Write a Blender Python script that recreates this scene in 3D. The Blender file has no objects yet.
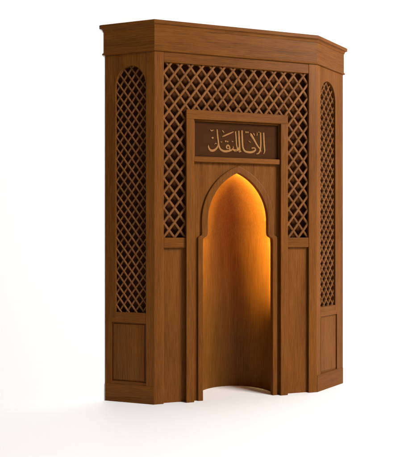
import bpy, bmesh, math, random
from mathutils import Vector

sc = bpy.context.scene
COL = sc.collection
random.seed(7)

# ------------------------------------------------------------------ camera
cam_d = bpy.data.cameras.new('camera')
cam = bpy.data.objects.new('camera', cam_d)
COL.objects.link(cam)
cam.location = (-1.2110, -3.5952, 1.0903)
cam.rotation_euler = (math.pi / 2, 0, -0.25578)
cam_d.sensor_fit = 'HORIZONTAL'
cam_d.sensor_width = 36.0
cam_d.lens = 560.0 / 400.0 * 36.0
cam_d.shift_y = 0.0212
cam_d.clip_start = 0.05
cam_d.clip_end = 200.0
sc.camera = cam

# ------------------------------------------------------------------ studio light
world = bpy.data.worlds.new('World')
sc.world = world
world.use_nodes = True
bg = world.node_tree.nodes['Background']
# soft studio surround: brighter towards the front right, dim on the left
_nt = world.node_tree
_tc = _nt.nodes.new('ShaderNodeTexCoord')
_sp = _nt.nodes.new('ShaderNodeSeparateXYZ')
_nt.links.new(_tc.outputs['Generated'], _sp.inputs[0])
_mr = _nt.nodes.new('ShaderNodeMapRange')
_mr.inputs['From Min'].default_value = -0.8
_mr.inputs['From Max'].default_value = 0.7
_mr.inputs['To Min'].default_value = 0.02
_mr.inputs['To Max'].default_value = 0.20
_nt.links.new(_sp.outputs['X'], _mr.inputs['Value'])
_nt.links.new(_mr.outputs[0], bg.inputs['Strength'])
bg.inputs['Color'].default_value = (1.0, 0.985, 0.97, 1)


def area_light(name, loc, target, size, power, color=(1, 1, 1), size_y=None):
    d = bpy.data.lights.new(name, 'AREA')
    d.energy = power
    d.color = color
    d.size = size
    if size_y:
        d.shape = 'RECTANGLE'
        d.size_y = size_y
    o = bpy.data.objects.new(name, d)
    COL.objects.link(o)
    o.location = loc
    o.rotation_euler = (Vector(target) - Vector(loc)).to_track_quat('-Z', 'Y').to_euler()
    return o


area_light('softbox_key', (4.5, -4.7, 4.9), (-0.3, 0.0, 0.9), 2.6, 960, (1.0, 0.985, 0.96))

sc.view_settings.view_transform = 'Standard'
sc.view_settings.look = 'None'
sc.view_settings.gamma = 1.0
sc.view_settings.exposure = 0.0

# ------------------------------------------------------------------ materials


def wood(name, dark, light, axis='z', rough=0.42, spread=0.10, bump=0.25, spec=0.06):
    """Oiled teak: long fibres along one axis, fine pores, slow figure."""
    m = bpy.data.materials.new(name)
    m.use_nodes = True
    nt = m.node_tree
    N, L = nt.nodes, nt.links
    b = N['Principled BSDF']
    tc = N.new('ShaderNodeTexCoord')
    at = N.new('ShaderNodeAttribute')
    at.attribute_name = 'board'
    off = N.new('ShaderNodeVectorMath')
    off.operation = 'MULTIPLY_ADD'
    L.new(at.outputs['Fac'], off.inputs[0])
    off.inputs[1].default_value = (13.7, 7.3, 19.1)
    L.new(tc.outputs['Object'], off.inputs[2])

    def stretched(across, along):
        mp = N.new('ShaderNodeMapping')
        s = {'z': (across, across, along), 'x': (along, along, across)}[axis]
        mp.inputs['Scale'].default_value = s
        L.new(off.outputs[0], mp.inputs['Vector'])
        return mp.outputs[0]

    def noise(vec, detail, rgh=0.6, dist=0.0):
        n = N.new('ShaderNodeTexNoise')
        n.inputs['Scale'].default_value = 1.0
        n.inputs['Detail'].default_value = detail
        n.inputs['Roughness'].default_value = rgh
        n.inputs['Distortion'].default_value = dist
        L.new(vec, n.inputs['Vector'])
        return n.outputs['Fac']

    figure = noise(stretched(9.0, 0.9), 3, 0.55, 0.6)
    fibre = noise(stretched(190.0, 6.5), 5, 0.7, 0.25)
    pore = noise(stretched(420.0, 16.0), 2, 0.5)

    def mul(a, k):
        n = N.new('ShaderNodeMath')
        n.operation = 'MULTIPLY'
        L.new(a, n.inputs[0])
        n.inputs[1].default_value = k
        return n.outputs[0]

    def add(a, c):
        n = N.new('ShaderNodeMath')
        n.operation = 'ADD'
        L.new(a, n.inputs[0])
        L.new(c, n.inputs[1])
        return n.outputs[0]

    g = add(add(mul(figure, 0.30), mul(fibre, 0.50)), mul(pore, 0.20))
    rp = N.new('ShaderNodeValToRGB')
    rp.color_ramp.elements[0].position = 0.345
    rp.color_ramp.elements[0].color = (*dark, 1)
    rp.color_ramp.elements[1].position = 0.655
    rp.color_ramp.elements[1].color = (*light, 1)
    L.new(g, rp.inputs[0])
    # slight tone per board; side faces set darker, as shade painted in
    hv = N.new('ShaderNodeHueSaturation')
    mr = N.new('ShaderNodeMapRange')
    mr.inputs['To Min'].default_value = 1 - spread
    mr.inputs['To Max'].default_value = 1 + spread
    L.new(at.outputs['Fac'], mr.inputs['Value'])
    L.new(mr.outputs[0], hv.inputs['Value'])
    L.new(rp.outputs[0], hv.inputs['Color'])
    L.new(hv.outputs[0], b.inputs['Base Color'])
    rr = N.new('ShaderNodeMapRange')
    rr.inputs['To Min'].default_value = rough - 0.08
    rr.inputs['To Max'].default_value = rough + 0.14
    L.new(fibre, rr.inputs['Value'])
    L.new(rr.outputs[0], b.inputs['Roughness'])
    b.inputs['Specular IOR Level'].default_value = spec
    bp_ = N.new('ShaderNodeBump')
    bp_.inputs['Strength'].default_value = bump
    bp_.inputs['Distance'].default_value = 0.0015
    L.new(add(mul(fibre, 0.7), mul(pore, 0.3)), bp_.inputs['Height'])
    L.new(bp_.outputs[0], b.inputs['Normal'])
    return m


def paint(name, base, vary, scale, rough):
    m = bpy.data.materials.new(name)
    m.use_nodes = True
    nt = m.node_tree
    b = nt.nodes['Principled BSDF']
    n = nt.nodes.new('ShaderNodeTexNoise')
    n.inputs['Scale'].default_value = scale
    n.inputs['Detail'].default_value = 6
    tc = nt.nodes.new('ShaderNodeTexCoord')
    nt.links.new(tc.outputs['Object'], n.inputs['Vector'])
    r = nt.nodes.new('ShaderNodeValToRGB')
    r.color_ramp.elements[0].color = (*[c - vary for c in base], 1)
    r.color_ramp.elements[1].color = (*[c + vary for c in base], 1)
    nt.links.new(n.outputs['Fac'], r.inputs[0])
    nt.links.new(r.outputs[0], b.inputs['Base Color'])
    b.inputs['Roughness'].default_value = rough
    b.inputs['Specular IOR Level'].default_value = 0.2
    return m


TEAK_D, TEAK_L = (0.072, 0.0215, 0.0030), (0.192, 0.0655, 0.0110)
M_V = wood('teak_vertical_grain', TEAK_D, TEAK_L, 'z')
M_H = wood('teak_horizontal_grain', TEAK_D, TEAK_L, 'x')
M_NICHE = wood('niche_teak_veneer', (0.080, 0.0270, 0.0030), (0.170, 0.063, 0.0095), 'z', 0.45)  # separate teak tone for the niche, light end below the body teak
M_LAT = wood('teak_lattice', (0.11, 0.040, 0.0105), (0.195, 0.080, 0.026), 'z', 0.5, 0.16, 0.15)
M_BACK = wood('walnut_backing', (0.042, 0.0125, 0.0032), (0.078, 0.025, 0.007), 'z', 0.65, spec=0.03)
M_SIGN = wood('dark_walnut', (0.036, 0.0118, 0.0032), (0.058, 0.0205, 0.0055), 'x', 0.6, spec=0.03)
M_GOLD = wood('pale_carved_wood', (0.24, 0.108, 0.034), (0.34, 0.165, 0.058), 'x', 0.42, 0.04, 0.1)
M_WALL = paint('white_wall_paint', (0.86, 0.86, 0.86), 0.012, 3.0, 0.7)
M_FLOOR = paint('white_floor', (0.86, 0.855, 0.85), 0.012, 2.0, 0.55)

M_LED = bpy.data.materials.new('warm_led')
M_LED.use_nodes = True
_b = M_LED.node_tree.nodes['Principled BSDF']
_b.inputs['Base Color'].default_value = (0.9, 0.6, 0.3, 1)
_b.inputs['Emission Color'].default_value = (1.0, 0.74, 0.28, 1)
_b.inputs['Emission Strength'].default_value = 600.0

# ------------------------------------------------------------------ mesh helpers
W2, DEP, SX = 0.576, 0.178, 0.302          # half front width, body depth, sideways run of a chamfered side
LEN = math.hypot(SX, DEP)


def new_bm():
    bm = bmesh.new()
    bm.faces.layers.float.new('board')
    return bm


def ident(a, d, z):
    return (a, d, z)


def left_xf(t, d, z):                       # t along the left side from the front corner, d inwards
    return (-W2 - t * SX / LEN + d * DEP / LEN, t * DEP / LEN + d * SX / LEN, z)


def right_xf(t, d, z):
    return (W2 + t * SX / LEN - d * DEP / LEN, t * DEP / LEN + d * SX / LEN, z)


def face(bm, vs, mi, tone):
    f = bm.faces.new(vs)
    f.material_index = mi
    f[bm.faces.layers.float['board']] = tone
    return f


def board(bm, a0, a1, d0, d1, z0, z1, mi=0, xf=ident, tone=None):
    tone = random.random() if tone is None else tone
    v = [bm.verts.new(xf(a, d, z)) for z in (z0, z1) for d in (d0, d1) for a in (a0, a1)]
    for q in ((0, 1, 3, 2), (4, 6, 7, 5), (0, 4, 5, 1), (2, 3, 7, 6), (0, 2, 6, 4), (1, 5, 7, 3)):
        face(bm, [v[i] for i in q], mi, tone)


def prism(bm, outline, d0, d1, mi=0, xf=ident, tone=None):
    """outline = (a, z) pairs, extruded through the depth d0..d1"""
    tone = random.random() if tone is None else tone
    f = [bm.verts.new(xf(a, d0, z)) for a, z in outline]
    k = [bm.verts.new(xf(a, d1, z)) for a, z in outline]
    n = len(outline)
    face(bm, f, mi, tone)
    face(bm, k[::-1], mi, tone)
    for i in range(n):
        j = (i + 1) % n
        face(bm, [f[i], k[i], k[j], f[j]], mi, tone)


def plan_prism(bm, outline, z0, z1, mi=0, tone=None):
    tone = random.random() if tone is None else tone
    lo = [bm.verts.new((x, y, z0)) for x, y in outline]
    hi = [bm.verts.new((x, y, z1)) for x, y in outline]
    n = len(outline)
    face(bm, lo[::-1], mi, tone)
    face(bm, hi, mi, tone)
    for i in range(n):
        j = (i + 1) % n
        face(bm, [lo[i], lo[j], hi[j], hi[i]], mi, tone)


def obj(name, bm, mats, parent=None, bevel=0.0, smooth=False, label=None):
    bmesh.ops.recalc_face_normals(bm, faces=bm.faces)
    me = bpy.data.meshes.new(name)
    bm.to_mesh(me)
    bm.free()
    for m in (mats if isinstance(mats, (list, tuple)) else [mats]):
        me.materials.append(m)
    if smooth:
        for p in me.polygons:
            p.use_smooth = True
    o = bpy.data.objects.new(name, me)
    COL.objects.link(o)
    if parent:
        o.parent = parent
    if bevel:
        b = o.modifiers.new('soft_edges', 'BEVEL')
        b.width = bevel
        b.segments = 2
        b.limit_method = 'ANGLE'
        b.angle_limit = math.radians(28)
        b.use_clamp_overlap = True
    if label:
        o['label'] = label
    return o


# ------------------------------------------------------------------ the setting
fl = bmesh.new()
fl.faces.layers.float.new('board')
board(fl, -9, 9, -10, DEP + 0.25, -0.05, 0.0)
floor = obj('floor', fl, M_FLOOR)
floor['kind'] = 'structure'
floor['label'] = 'plain white floor in front of the white wall'

wl = new_bm()
prism(wl, [(-9, -0.04), (-0.33, -0.04), (-0.33, 1.66), (0.33, 1.66), (0.33, -0.04), (9, -0.04), (9, 6.0), (-9, 6.0)],
      DEP + 0.003, DEP + 0.24)
wall = obj('wall', wl, M_WALL)
wall['kind'] = 'structure'
wall['label'] = 'plain white wall behind the wooden prayer niche'

# ------------------------------------------------------------------ the prayer niche
root = bpy.data.objects.new('prayer_niche', None)
COL.objects.link(root)
root.location = (0, 0, 0)
root['label'] = 'tall brown wooden prayer niche with lattice panels and a glowing pointed arch'
root['category'] = 'prayer niche'

H_BODY = 2.300
TH = 0.036


def arch_half(z, o=0.0, a=0.1414, r=0.3544, zs=1.2, half=0.213):
    """half width of the pointed opening at height z, offset outwards by o"""
    if z <= zs:
        return half + o
    q = (r + o) ** 2 - (z - zs) ** 2
    return max(0.0, math.sqrt(max(q, 0)) - a)


def arch_apex(o=0.0, a=0.1414, r=0.3544, zs=1.2):
    return zs + math.sqrt((r + o) ** 2 - a * a)


def arch_side(o, z_from, n=26):
    """right half of the pointed arch from z_from up to the apex, as (x, z)"""
    pts = []
    a, r, zs = 0.1414, 0.3544, 1.2
    k = max(2, int((zs - z_from) / 0.02))
    for i in range(k):
        pts.append((0.213 + o, z_from + (zs - z_from) * i / k))
    end = math.acos(a / (r + o))
    for i in range(n + 1):
        t = end * i / n
        pts.append(((r + o) * math.cos(t) - a, zs + (r + o) * math.sin(t)))
    pts[-1] = (0.0, arch_apex(o))
    return pts


# --- corner posts: mitred round the bend of the plan
for sgn, nm in ((-1, 'left'), (1, 'right')):
    bm = new_bm()
    t_in = 0.062 if sgn < 0 else 0.050
    xf = left_xf if sgn < 0 else right_xf
    p = [(sgn * 0.515, 0.0), (sgn * W2, 0.0), xf(t_in, 0, 0)[:2], xf(t_in, TH, 0)[:2], (sgn * 0.560, TH), (sgn * 0.515, TH)]
    plan_prism(bm, p, 0.0, H_BODY + 0.01, 0, 0.62 if sgn < 0 else 0.78)
    obj('corner_post', bm, [M_V, M_H], root, 0.0035)

# --- rails above and below the front lattice
bm = new_bm()
board(bm, -0.515, 0.515, 0.001, TH, 2.234, H_BODY + 0.01, 1, tone=0.55)
obj('top_rail', bm, [M_V, M_H], root, 0.003)
for s in (-1, 1):
    bm = new_bm()
    board(bm, min(s * 0.515, s * 0.346), max(s * 0.515, s * 0.346), 0.001, TH, 1.019, 1.086, 1)
    obj('cross_rail', bm, [M_V, M_H], root, 0.003)


def lattice(bm, a0, a1, z0, z1, hx, hz, d, w, dep, inside, xf, phase=0.0):
    """two crossing families of slats; slats run only where inside() is true"""
    diag = math.hypot(hx, hz)
    ux, uz = hx / diag, hz / diag
    nx, nz = uz, -ux
    for fam in (0, 1):
        sx = 1 if fam == 0 else -1
        span = (z1 - z0) / hz + (a1 - a0) / hx
        for k in range(-int(span) - 2, int(span) + 3):
            # slat through (a0 + phase + k*hx, z0) with slope sx*hz/hx
            run, start = [], None
            s, step = 0.0, 0.004
            total = math.hypot(z1 - z0, (z1 - z0) * hx / hz)
            while s <= total + step:
                a = a0 + phase + k * hx + sx * ux * s
                z = z0 + uz * s
                ok = s <= total and a0 <= a <= a1 and inside(a, z)
                if ok and start is None:
                    start = s
                if not ok and start is not None:
                    if s - step - start > 0.012:
                        run.append((start, s - step))
                    start = None
                s += step
            dd = d + (0.0 if fam == 0 else 0.0025)
            for s0, s1 in run:
                tone = random.random()
                jit = random.uniform(-0.0009, 0.0009)            # hand-set slats are never quite even
                dj = random.uniform(0.0, 0.0012)
                ring = []
                prof = [(-w, dep), (-w, 0.003), (-w * 0.55, 0.0), (w * 0.55, 0.0), (w, 0.003), (w, dep)]
                for s in (s0, s1):
                    a = a0 + phase + k * hx + sx * ux * s + jit
                    z = z0 + uz * s
                    ring.append([bm.verts.new(xf(a + sx * nx * q, dd + dj + e, z + nz * q)) for q, e in prof])
                n = len(prof)
                for i in range(n):
                    j = (i + 1) % n
                    face(bm, [ring[0][i], ring[0][j], ring[1][j], ring[1][i]], 0, tone)
                face(bm, ring[0][::-1], 0, tone)
                face(bm, ring[1], 0, tone)


# --- the front lattice runs like an upturned U round the portal
bm = new_bm()


def in_front(a, z):
    return 1.078 < z < 2.242 and abs(a) < 0.522 and not (-0.359 < a < 0.345 and z < 1.922)


lattice(bm, -0.525, 0.525, 1.0865 - 0.0980, 2.26, 0.0736, 0.0980, 0.010, 0.0078, 0.014, in_front, ident, 0.0836)
front_lattice = obj('lattice', bm, M_LAT, root)
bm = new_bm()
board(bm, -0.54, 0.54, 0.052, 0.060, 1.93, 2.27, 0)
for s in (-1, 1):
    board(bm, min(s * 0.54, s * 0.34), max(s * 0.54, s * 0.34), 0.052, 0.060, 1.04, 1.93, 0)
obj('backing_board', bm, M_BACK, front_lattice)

# --- lower front panels, sunk between corner post and portal
for s in (-1, 1):
    bm = new_bm()
    board(bm, min(s * 0.5145, s * 0.346), max(s * 0.5145, s * 0.346), 0.020, 0.032, 0.0, 1.0195, 0, tone=0.45 if s < 0 else 0.6)
    obj('lower_panel', bm, [M_V, M_H], root, 0.002)

# --- chamfered sides
SIDE = {
    -1: dict(xf=left_xf, t=(0.062, 0.275), apex=2.220, spring=2.080, pan=(0.050, 0.304), pz=(0.135, 0.525)),
    1: dict(xf=right_xf, t=(0.050, 0.245), apex=2.210, spring=2.070, pan=(0.050, 0.268), pz=(0.120, 0.525)),
}
for s, q in SIDE.items():  # low board tones here paint shade into both side faces
    xf = q['xf']
    t0, t1 = q['t']
    bm = new_bm()
    p1 = q['pan'][1]
    prism(bm, [(LEN, 0.0), (LEN, H_BODY + 0.01), (t1, H_BODY + 0.01), (t1, q['pz'][1] + 0.03), (p1, q['pz'][1] + 0.03), (p1, 0.0)], 0.0, TH, 0, xf, 0.05)   # rear stile
    # spandrel board with the arched head cut from it
    mid, hw, rise = (t0 + t1) / 2, (t1 - t0) / 2, q['apex'] - q['spring']
    pw = 0.94                                                   # a round head, very slightly pointed
    cur = [(mid + hw * math.cos(math.pi / 2 * i / 20), q['spring'] + rise * math.sin(math.pi / 2 * i / 20) ** pw) for i in range(21)]
    cur += [(2 * mid - a, z) for a, z in cur[-2::-1]]
    prism(bm, [(t1, H_BODY + 0.01), (t0, H_BODY + 0.01), (t0, q['spring'] - 0.0)] + cur[::-1][1:-1] + [(t1, q['spring'])], 0.0005, TH, 0, xf, 0.2)
    board(bm, t0, t1, 0.0005, TH, q['pz'][1] + 0.030, 0.592, 1, xf, 0.12)
    board(bm, t0, p1, 0.0005, TH, q['pz'][1], q['pz'][1] + 0.030, 1, xf, 0.5)                     # rail under the lattice
    board(bm, t0, p1, 0.0005, TH, 0.0, q['pz'][0], 1, xf, 0.15)                        # bottom rail
    sf = obj('side_frame', bm, [M_V, M_H], root, 0.003)

    bm = new_bm()

    def in_side(a, z, t0=t0, t1=t1, mid=mid, hw=hw, rise=rise, sp=q['spring']):
        m = 0.008
        if z < 0.584 or a < t0 - m or a > t1 + m:
            return False
        if z <= sp:
            return True
        return ((a - mid) / (hw + m)) ** 2 + ((z - sp) / (rise + m)) ** 2 < 1

    hx = 0.0555
    lattice(bm, t0 - 0.01, t1 + 0.01, 0.592 - 0.1, 2.24, hx, 0.0745, 0.013, 0.0051, 0.012, in_side, xf, (mid - t0 + 0.01) % hx)
    obj('lattice', bm, M_LAT, sf)
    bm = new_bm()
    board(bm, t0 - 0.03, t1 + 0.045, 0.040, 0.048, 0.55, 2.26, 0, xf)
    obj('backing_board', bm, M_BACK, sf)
    # sunk field with a raised centre
    bm = new_bm()
    board(bm, t0 - 0.004, p1 + 0.004, 0.010, 0.030, q['pz'][0] - 0.004, q['pz'][1] + 0.004, 0, xf, 0.1)
    board(bm, t0 + 0.010, p1 - 0.010, 0.0055, 0.0102, q['pz'][0] + 0.010, q['pz'][1] - 0.010, 0, xf, 0.1)
    obj('lower_panel', bm, [M_V, M_H], sf, 0.003)
    bm = new_bm()
    board(bm, 0.003, LEN - 0.001, -0.003, 0.0, 0.0, 0.116, 1, xf, 0.25)
    obj('plinth', bm, [M_V, M_H], sf, 0.0015)

# --- frieze and cornice: mouldings swept round the plan
PLAN = [(-W2 - SX, DEP), (-W2, 0.0), (W2, 0.0), (W2 + SX, DEP)]


def offset_plan(o):
    n1 = Vector((-DEP / LEN, -SX / LEN))
    n2 = Vector((0, -1))
    n3 = Vector((DEP / LEN, -SX / LEN))
    def mit(p, a, b):
        m = (a + b).normalized()
        return Vector(p) + m * (o / m.dot(a))
    def on_wall(p, n, d):
        q = Vector(p) + n * o
        k = (DEP - q.y) / d.y
        return q + d * k
    d1 = Vector((-SX, DEP)).normalized()
    d3 = Vector((SX, DEP)).normalized()
    return [on_wall(PLAN[0], n1, d1), mit(PLAN[1], n1, n2), mit(PLAN[2], n2, n3), on_wall(PLAN[3], n3, d3)]


def sweep(bm, profile, mi=1):
    rows = [[bm.verts.new((p.x, p.y, z)) for p in offset_plan(o)] for o, z in profile]
    tones = [0.20, 0.56, 0.30]  # left, front, right: shade of the sides put into the tone
    for r0, r1 in zip(rows, rows[1:]):
        for i in range(3):
            face(bm, [r0[i], r0[i + 1], r1[i + 1], r1[i]], mi, tones[i])
        face(bm, [r0[3], r0[0], r1[0], r1[3]], mi, 0.5)
    face(bm, rows[0][::-1], mi, 0.5)
    face(bm, rows[-1], mi, 0.5)


bm = new_bm()
sweep(bm, [(0.002, 2.3005), (0.0085, 2.302), (0.0095, 2.307), (0.0080, 2.313), (0.0045, 2.316), (0.0045, 2.4655)])
obj('frieze', bm, [M_V, M_H], root)
bm = new_bm()
prof = [(0.0, 2.4535), (0.006, 2.454), (0.0075, 2.459)]
for i in range(1, 7):
    t = math.pi / 2 * i / 6
    prof.append((0.0075 + 0.008 * (1 - math.cos(t)), 2.459 + 0.015 * math.sin(t)))
prof += [(0.0172, 2.475), (0.0185, 2.478), (0.0185, 2.4975), (0.0160, 2.5005)]
sweep(bm, prof)
obj('cornice', bm, [M_V, M_H], root)

# --- portal: proud frame round the sign and the arch
bm = new_bm()
board(bm, -0.3670, -0.3130, -0.014, 0.050, 0.0, 1.869, 0, tone=0.6)
board(bm, 0.3000, 0.3530, -0.014, 0.050, 0.0, 1.869, 0, tone=0.7)
board(bm, -0.3670, 0.3530, -0.014, 0.050, 1.869, 1.930, 1, tone=0.6)
portal = obj('portal_frame', bm, [M_V, M_H], root, 0.003)

# --- arched infill with the opening cut from it
OPEN = 0.2480


def foot(o):
    """edge of the opening from the floor up to the apex on the right, offset o"""
    p = [(OPEN + o, 0.0), (OPEN + o, 1.070)]
    return p


bm = new_bm()
edge = [(OPEN + 0.008, 0.0), (OPEN + 0.008, 1.10)] + [p for p in arch_side(0.010, 1.11)]
out = [(0.3035, 0.0), (0.3035, 1.600), (-0.3150, 1.600), (-0.3150, 0.0)]
prism(bm, out + [(-x, z) for x, z in edge] + [p for p in edge[::-1]][1:], 0.020, 0.045, 0, tone=0.62)
infill = obj('arch_panel', bm, [M_V, M_H], root)

# moulded band round the arch, its feet flaring out into the jambs
bm = new_bm()
foot_in = [(OPEN, 0.0), (OPEN, 0.5), (OPEN, 1.04), (OPEN, 1.062), (0.2475, 1.070), (0.244, 1.080), (0.236, 1.0865), (0.226, 1.091), (0.218, 1.099), (0.2140, 1.110)]
foot_out = [(0.284, 0.0), (0.284, 0.5), (0.284, 1.04), (0.284, 1.078), (0.2835, 1.086), (0.280, 1.092), (0.2725, 1.096), (0.264, 1.100), (0.2595, 1.105), (0.2580, 1.114)]
inner = foot_in + arch_side(0.0, 1.13)
outer = foot_out + arch_side(0.045, 1.13)
assert len(inner) == len(outer)
prof = [(0.0, 0.046), (0.0, 0.0075), (0.03, 0.0055), (0.08, 0.0048), (0.84, 0.0062), (0.93, 0.0075), (0.98, 0.010), (1.0, 0.0135), (1.0, 0.0215)]
path_i = [(-x, z) for x, z in inner] + inner[::-1][1:]
path_o = [(-x, z) for x, z in outer] + outer[::-1][1:]
rows = []
for (xi, zi), (xo, zo) in zip(path_i, path_o):
    rows.append([bm.verts.new((xi + (xo - xi) * k, d, zi + (zo - zi) * k)) for k, d in prof])
for r0, r1 in zip(rows, rows[1:]):
    for i in range(len(prof) - 1):
        face(bm, [r0[i], r0[i + 1], r1[i + 1], r1[i]], 0, 0.7)
face(bm, rows[0][::-1], 0, 0.7)
face(bm, rows[-1], 0, 0.7)
obj('arch_band', bm, [M_V, M_H], infill)

# --- sign board with raised lettering
bm = new_bm()
board(bm, -0.316, 0.304, 0.019, 0.046, 1.601, 1.872, 0, tone=0.5)
sign = obj('sign_board', bm, M_SIGN, root)
bm = new_bm()
board(bm, -0.3125, 0.2995, -0.004, 0.030, 1.590, 1.624, 1, tone=0.55)
board(bm, -0.3125, -0.3045, 0.006, 0.024, 1.624, 1.8688, 0, tone=0.2)
board(bm, 0.2915, 0.2995, 0.006, 0.024, 1.624, 1.8688, 0, tone=0.2)
board(bm, -0.3045, 0.2915, 0.006, 0.024, 1.8605, 1.8688, 1, tone=0.2)
obj('sign_moulding', bm, [M_V, M_H], sign, 0.003)

STROKES = [
    [(-0.149, 1.813, 0.005), (-0.146, 1.774, 0.0056), (-0.14, 1.729, 0.0056), (-0.136, 1.703, 0.0062), (-0.125, 1.681, 0.0067), (-0.103, 1.669, 0.0073), (-0.079, 1.669, 0.0073), (-0.052, 1.676, 0.0056), (-0.035, 1.692, 0.0039), (-0.037, 1.704, 0.0028)],
    [(-0.14, 1.714, 0.0039), (-0.149, 1.691, 0.0056), (-0.167, 1.674, 0.0073), (-0.187, 1.669, 0.0079), (-0.202, 1.678, 0.0067), (-0.209, 1.694, 0.005), (-0.209, 1.705, 0.0028)],
    [(-0.197, 1.81, 0.0022), (-0.188, 1.802, 0.0045), (-0.173, 1.809, 0.0022)],
    [(-0.187, 1.755, 0.0034), (-0.179, 1.755, 0.0062), (-0.173, 1.756, 0.0034)],
    [(-0.167, 1.711, 0.0017), (-0.158, 1.719, 0.0034), (-0.148, 1.714, 0.0017)],
    [(-0.061, 1.676, 0.0045), (-0.06, 1.694, 0.005), (-0.069, 1.709, 0.0056), (-0.079, 1.706, 0.0056), (-0.083, 1.694, 0.005), (-0.075, 1.687, 0.0039), (-0.063, 1.69, 0.0028)],
    [(-0.094, 1.736, 0.0034), (-0.087, 1.736, 0.0062), (-0.082, 1.736, 0.0034)],
    [(-0.079, 1.734, 0.0034), (-0.074, 1.734, 0.0056), (-0.069, 1.734, 0.0034)],
    [(-0.113, 1.766, 0.0022), (-0.097, 1.773, 0.0045), (-0.069, 1.786, 0.005), (-0.032, 1.803, 0.0034)],
    [(-0.114, 1.809, 0.0022), (-0.106, 1.801, 0.0039), (-0.1, 1.791, 0.0022)],
    [(-0.043, 1.684, 0.0045), (-0.028, 1.679, 0.0062), (-0.009, 1.679, 0.0067), (0.01, 1.688, 0.005), (0.012, 1.709, 0.0039)],
    [(-0.019, 1.805, 0.005), (-0.015, 1.763, 0.005), (-0.012, 1.72, 0.005), (-0.006, 1.693, 0.0045), (0.002, 1.681, 0.0034)],
    [(0.004, 1.811, 0.005), (0.008, 1.758, 0.005), (0.011, 1.709, 0.005), (0.012, 1.68, 0.0045), (0.008, 1.664, 0.0034)],
    [(-0.124, 1.734, 0.0017), (-0.119, 1.729, 0.0028), (-0.112, 1.733, 0.0017)],
    [(-0.046, 1.733, 0.0017), (-0.04, 1.737, 0.0034), (-0.035, 1.732, 0.0017)],
    [(0.004, 1.809, 0.005), (0.005, 1.758, 0.005), (0.008, 1.718, 0.005), (0.006, 1.696, 0.005), (-0.01, 1.681, 0.0056), (-0.028, 1.672, 0.0045)],
    [(0.027, 1.815, 0.0056), (0.029, 1.765, 0.0062), (0.032, 1.713, 0.0062), (0.038, 1.689, 0.0062), (0.052, 1.673, 0.0067), (0.082, 1.668, 0.0073), (0.108, 1.673, 0.0067), (0.124, 1.685, 0.0056), (0.122, 1.696, 0.0045), (0.11, 1.699, 0.0045), (0.097, 1.696, 0.0039)],
    [(0.004, 1.667, 0.0034), (0.012, 1.672, 0.0056), (0.022, 1.67, 0.0039)],
    [(0.051, 1.804, 0.0034), (0.058, 1.804, 0.0056), (0.063, 1.803, 0.0034)],
    [(0.065, 1.805, 0.0034), (0.07, 1.804, 0.0056), (0.075, 1.804, 0.0034)],
    [(0.088, 1.799, 0.0034), (0.095, 1.786, 0.0084), (0.114, 1.757, 0.0067), (0.136, 1.72, 0.0056), (0.156, 1.695, 0.005), (0.167, 1.676, 0.0034)],
    [(0.161, 1.807, 0.005), (0.163, 1.765, 0.0056), (0.163, 1.718, 0.0056), (0.158, 1.683, 0.0056), (0.147, 1.664, 0.005), (0.132, 1.658, 0.0028)],
    [(0.184, 1.807, 0.0056), (0.186, 1.76, 0.0056), (0.189, 1.713, 0.0056), (0.192, 1.681, 0.005), (0.184, 1.661, 0.0028)],
    [(0.108, 1.801, 0.0022), (0.114, 1.793, 0.0045), (0.12, 1.783, 0.0022)],
    [(0.135, 1.808, 0.0022), (0.137, 1.795, 0.0039), (0.134, 1.783, 0.0022)],
    [(0.074, 1.748, 0.0017), (0.083, 1.74, 0.0028), (0.092, 1.735, 0.0017)],
    [(0.145, 1.805, 0.0017), (0.15, 1.81, 0.0028), (0.155, 1.805, 0.0017)],
]


def smooth_path(pts, n=7):
    p = [pts[0]] + list(pts) + [pts[-1]]
    res = []
    for i in range(1, len(p) - 2):
        for k in range(n):
            t = k / n
            res.append(tuple(0.5 * (2 * b + (c - a) * t + (2 * a - 5 * b + 4 * c - d) * t * t + (3 * b - a - 3 * c + d) * t ** 3)
                             for a, b, c, d in zip(p[i - 1], p[i], p[i + 1], p[i + 2])))
    res.append(tuple(pts[-1]))
    return res


bm = new_bm()
for si, st in enumerate(STROKES):
    pts = smooth_path(st)
    prev = None
    dz = 0.0002 * (si % 5)
    for i, (x, z, w) in enumerate(pts):
        x0, z0, _ = pts[max(i - 1, 0)]
        x1, z1, _ = pts[min(i + 1, len(pts) - 1)]
        l = math.hypot(x1 - x0, z1 - z0) or 1
        nx, nz = -(z1 - z0) / l, (x1 - x0) / l
        h = w * 1.0
        ring = [bm.verts.new((x + nx * h * q, d, z + nz * h * q)) for q, d in
                ((-1, 0.0200), (-1, 0.0168 - dz), (-0.35, 0.0142 - dz), (0.35, 0.0142 - dz), (1, 0.0168 - dz), (1, 0.0200))]
        if prev:
            for j in range(5):
                face(bm, [prev[j], prev[j + 1], ring[j + 1], ring[j]], 0, 0.5)
        else:
            face(bm, ring, 0, 0.5)
        prev = ring
    face(bm, prev[::-1], 0, 0.5)
obj('lettering', bm, M_GOLD, sign)

# --- the curved recess: half a cylinder under half a pointed dome
bm = new_bm()
Y0 = 0.0455
prof = []


def niche_r(z):
    t = min(1.0, max(0.0, (z - 1.035) / 0.185))
    return 0.2735 - 0.0275 * t * t * (3 - 2 * t)


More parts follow.
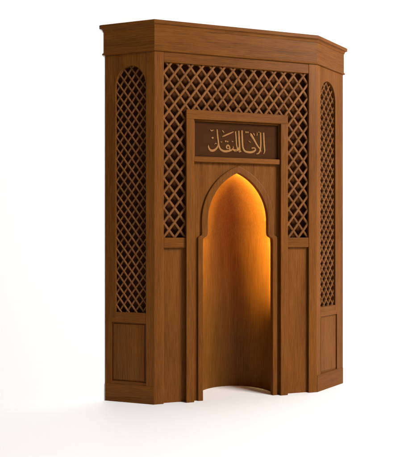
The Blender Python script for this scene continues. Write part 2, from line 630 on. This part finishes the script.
for i in range(41):
    z = 1.19 * i / 40
    prof.append((niche_r(z), z))
for x, z in arch_side(0.033, 1.199, 30)[1:]:
    prof.append((x, z))
NA = 48
rows = []
for r, z in prof[:-1]:
    rows.append([bm.verts.new((-r * math.cos(math.pi * i / NA), Y0 + r * math.sin(math.pi * i / NA), z)) for i in range(NA + 1)])
tip = bm.verts.new((0, Y0, prof[-1][1]))
for r0, r1 in zip(rows, rows[1:]):
    for i in range(NA):
        face(bm, [r0[i], r0[i + 1], r1[i + 1], r1[i]], 0, 0.35)
for i in range(NA):
    face(bm, [rows[-1][i], rows[-1][i + 1], tip], 0, 0.35)
niche = obj('niche_wall', bm, M_NICHE, root, smooth=True)

# --- warm light strip tucked behind the edge of the arch, turned outwards behind an unseen lip added to block its inward light
def ribbon(bm, line, ring_pts, tone=0.5, scale=lambda z: 1.0, centre=(0.0, 0.0)):
    path = [(-x, z) for x, z in line] + line[::-1][1:]
    prev = None
    n = len(ring_pts)
    for i, (x, z) in enumerate(path):
        x0, z0 = path[max(i - 1, 0)]
        x1, z1 = path[min(i + 1, len(path) - 1)]
        l = math.hypot(x1 - x0, z1 - z0) or 1
        nx, nz = -(z1 - z0) / l, (x1 - x0) / l
        k = scale(z)
        ring = [bm.verts.new((x + nx * o * k, centre[1] + (y - centre[1]) * k, z + nz * o * k)) for o, y in ring_pts]
        if prev:
            for j in range(n):
                face(bm, [prev[j], prev[(j + 1) % n], ring[(j + 1) % n], ring[j]], 0, tone)
        else:
            face(bm, ring, 0, tone)
        prev = ring
    face(bm, prev[::-1], 0, tone)


LED_Z0 = 0.56
line = [(niche_r(z) - 0.0095, z) for z in [LED_Z0 + (1.19 - LED_Z0) * i / 40 for i in range(41)]]
line += arch_side(0.0235, 1.199, 26)[1:]
bm = new_bm()
ribbon(bm, line, [(-0.0065, 0.0460), (0.0055, 0.0460), (0.0055, 0.0480), (-0.0065, 0.0480)],
       scale=lambda z: 0.10 + 0.90 * min(1.0, max(0.0, (z - LED_Z0) / 0.45)), centre=(0.0, 0.0470))
obj('led_strip', bm, M_LED, niche)
bm = new_bm()
ribbon(bm, line, [(-0.0095, 0.0452), (-0.0095, 0.0665), (-0.0085, 0.0665), (-0.0085, 0.0452)], 0.35)
obj('led_shade_lip', bm, M_NICHE, niche)  # hidden lip, added only to keep the glow near the rim
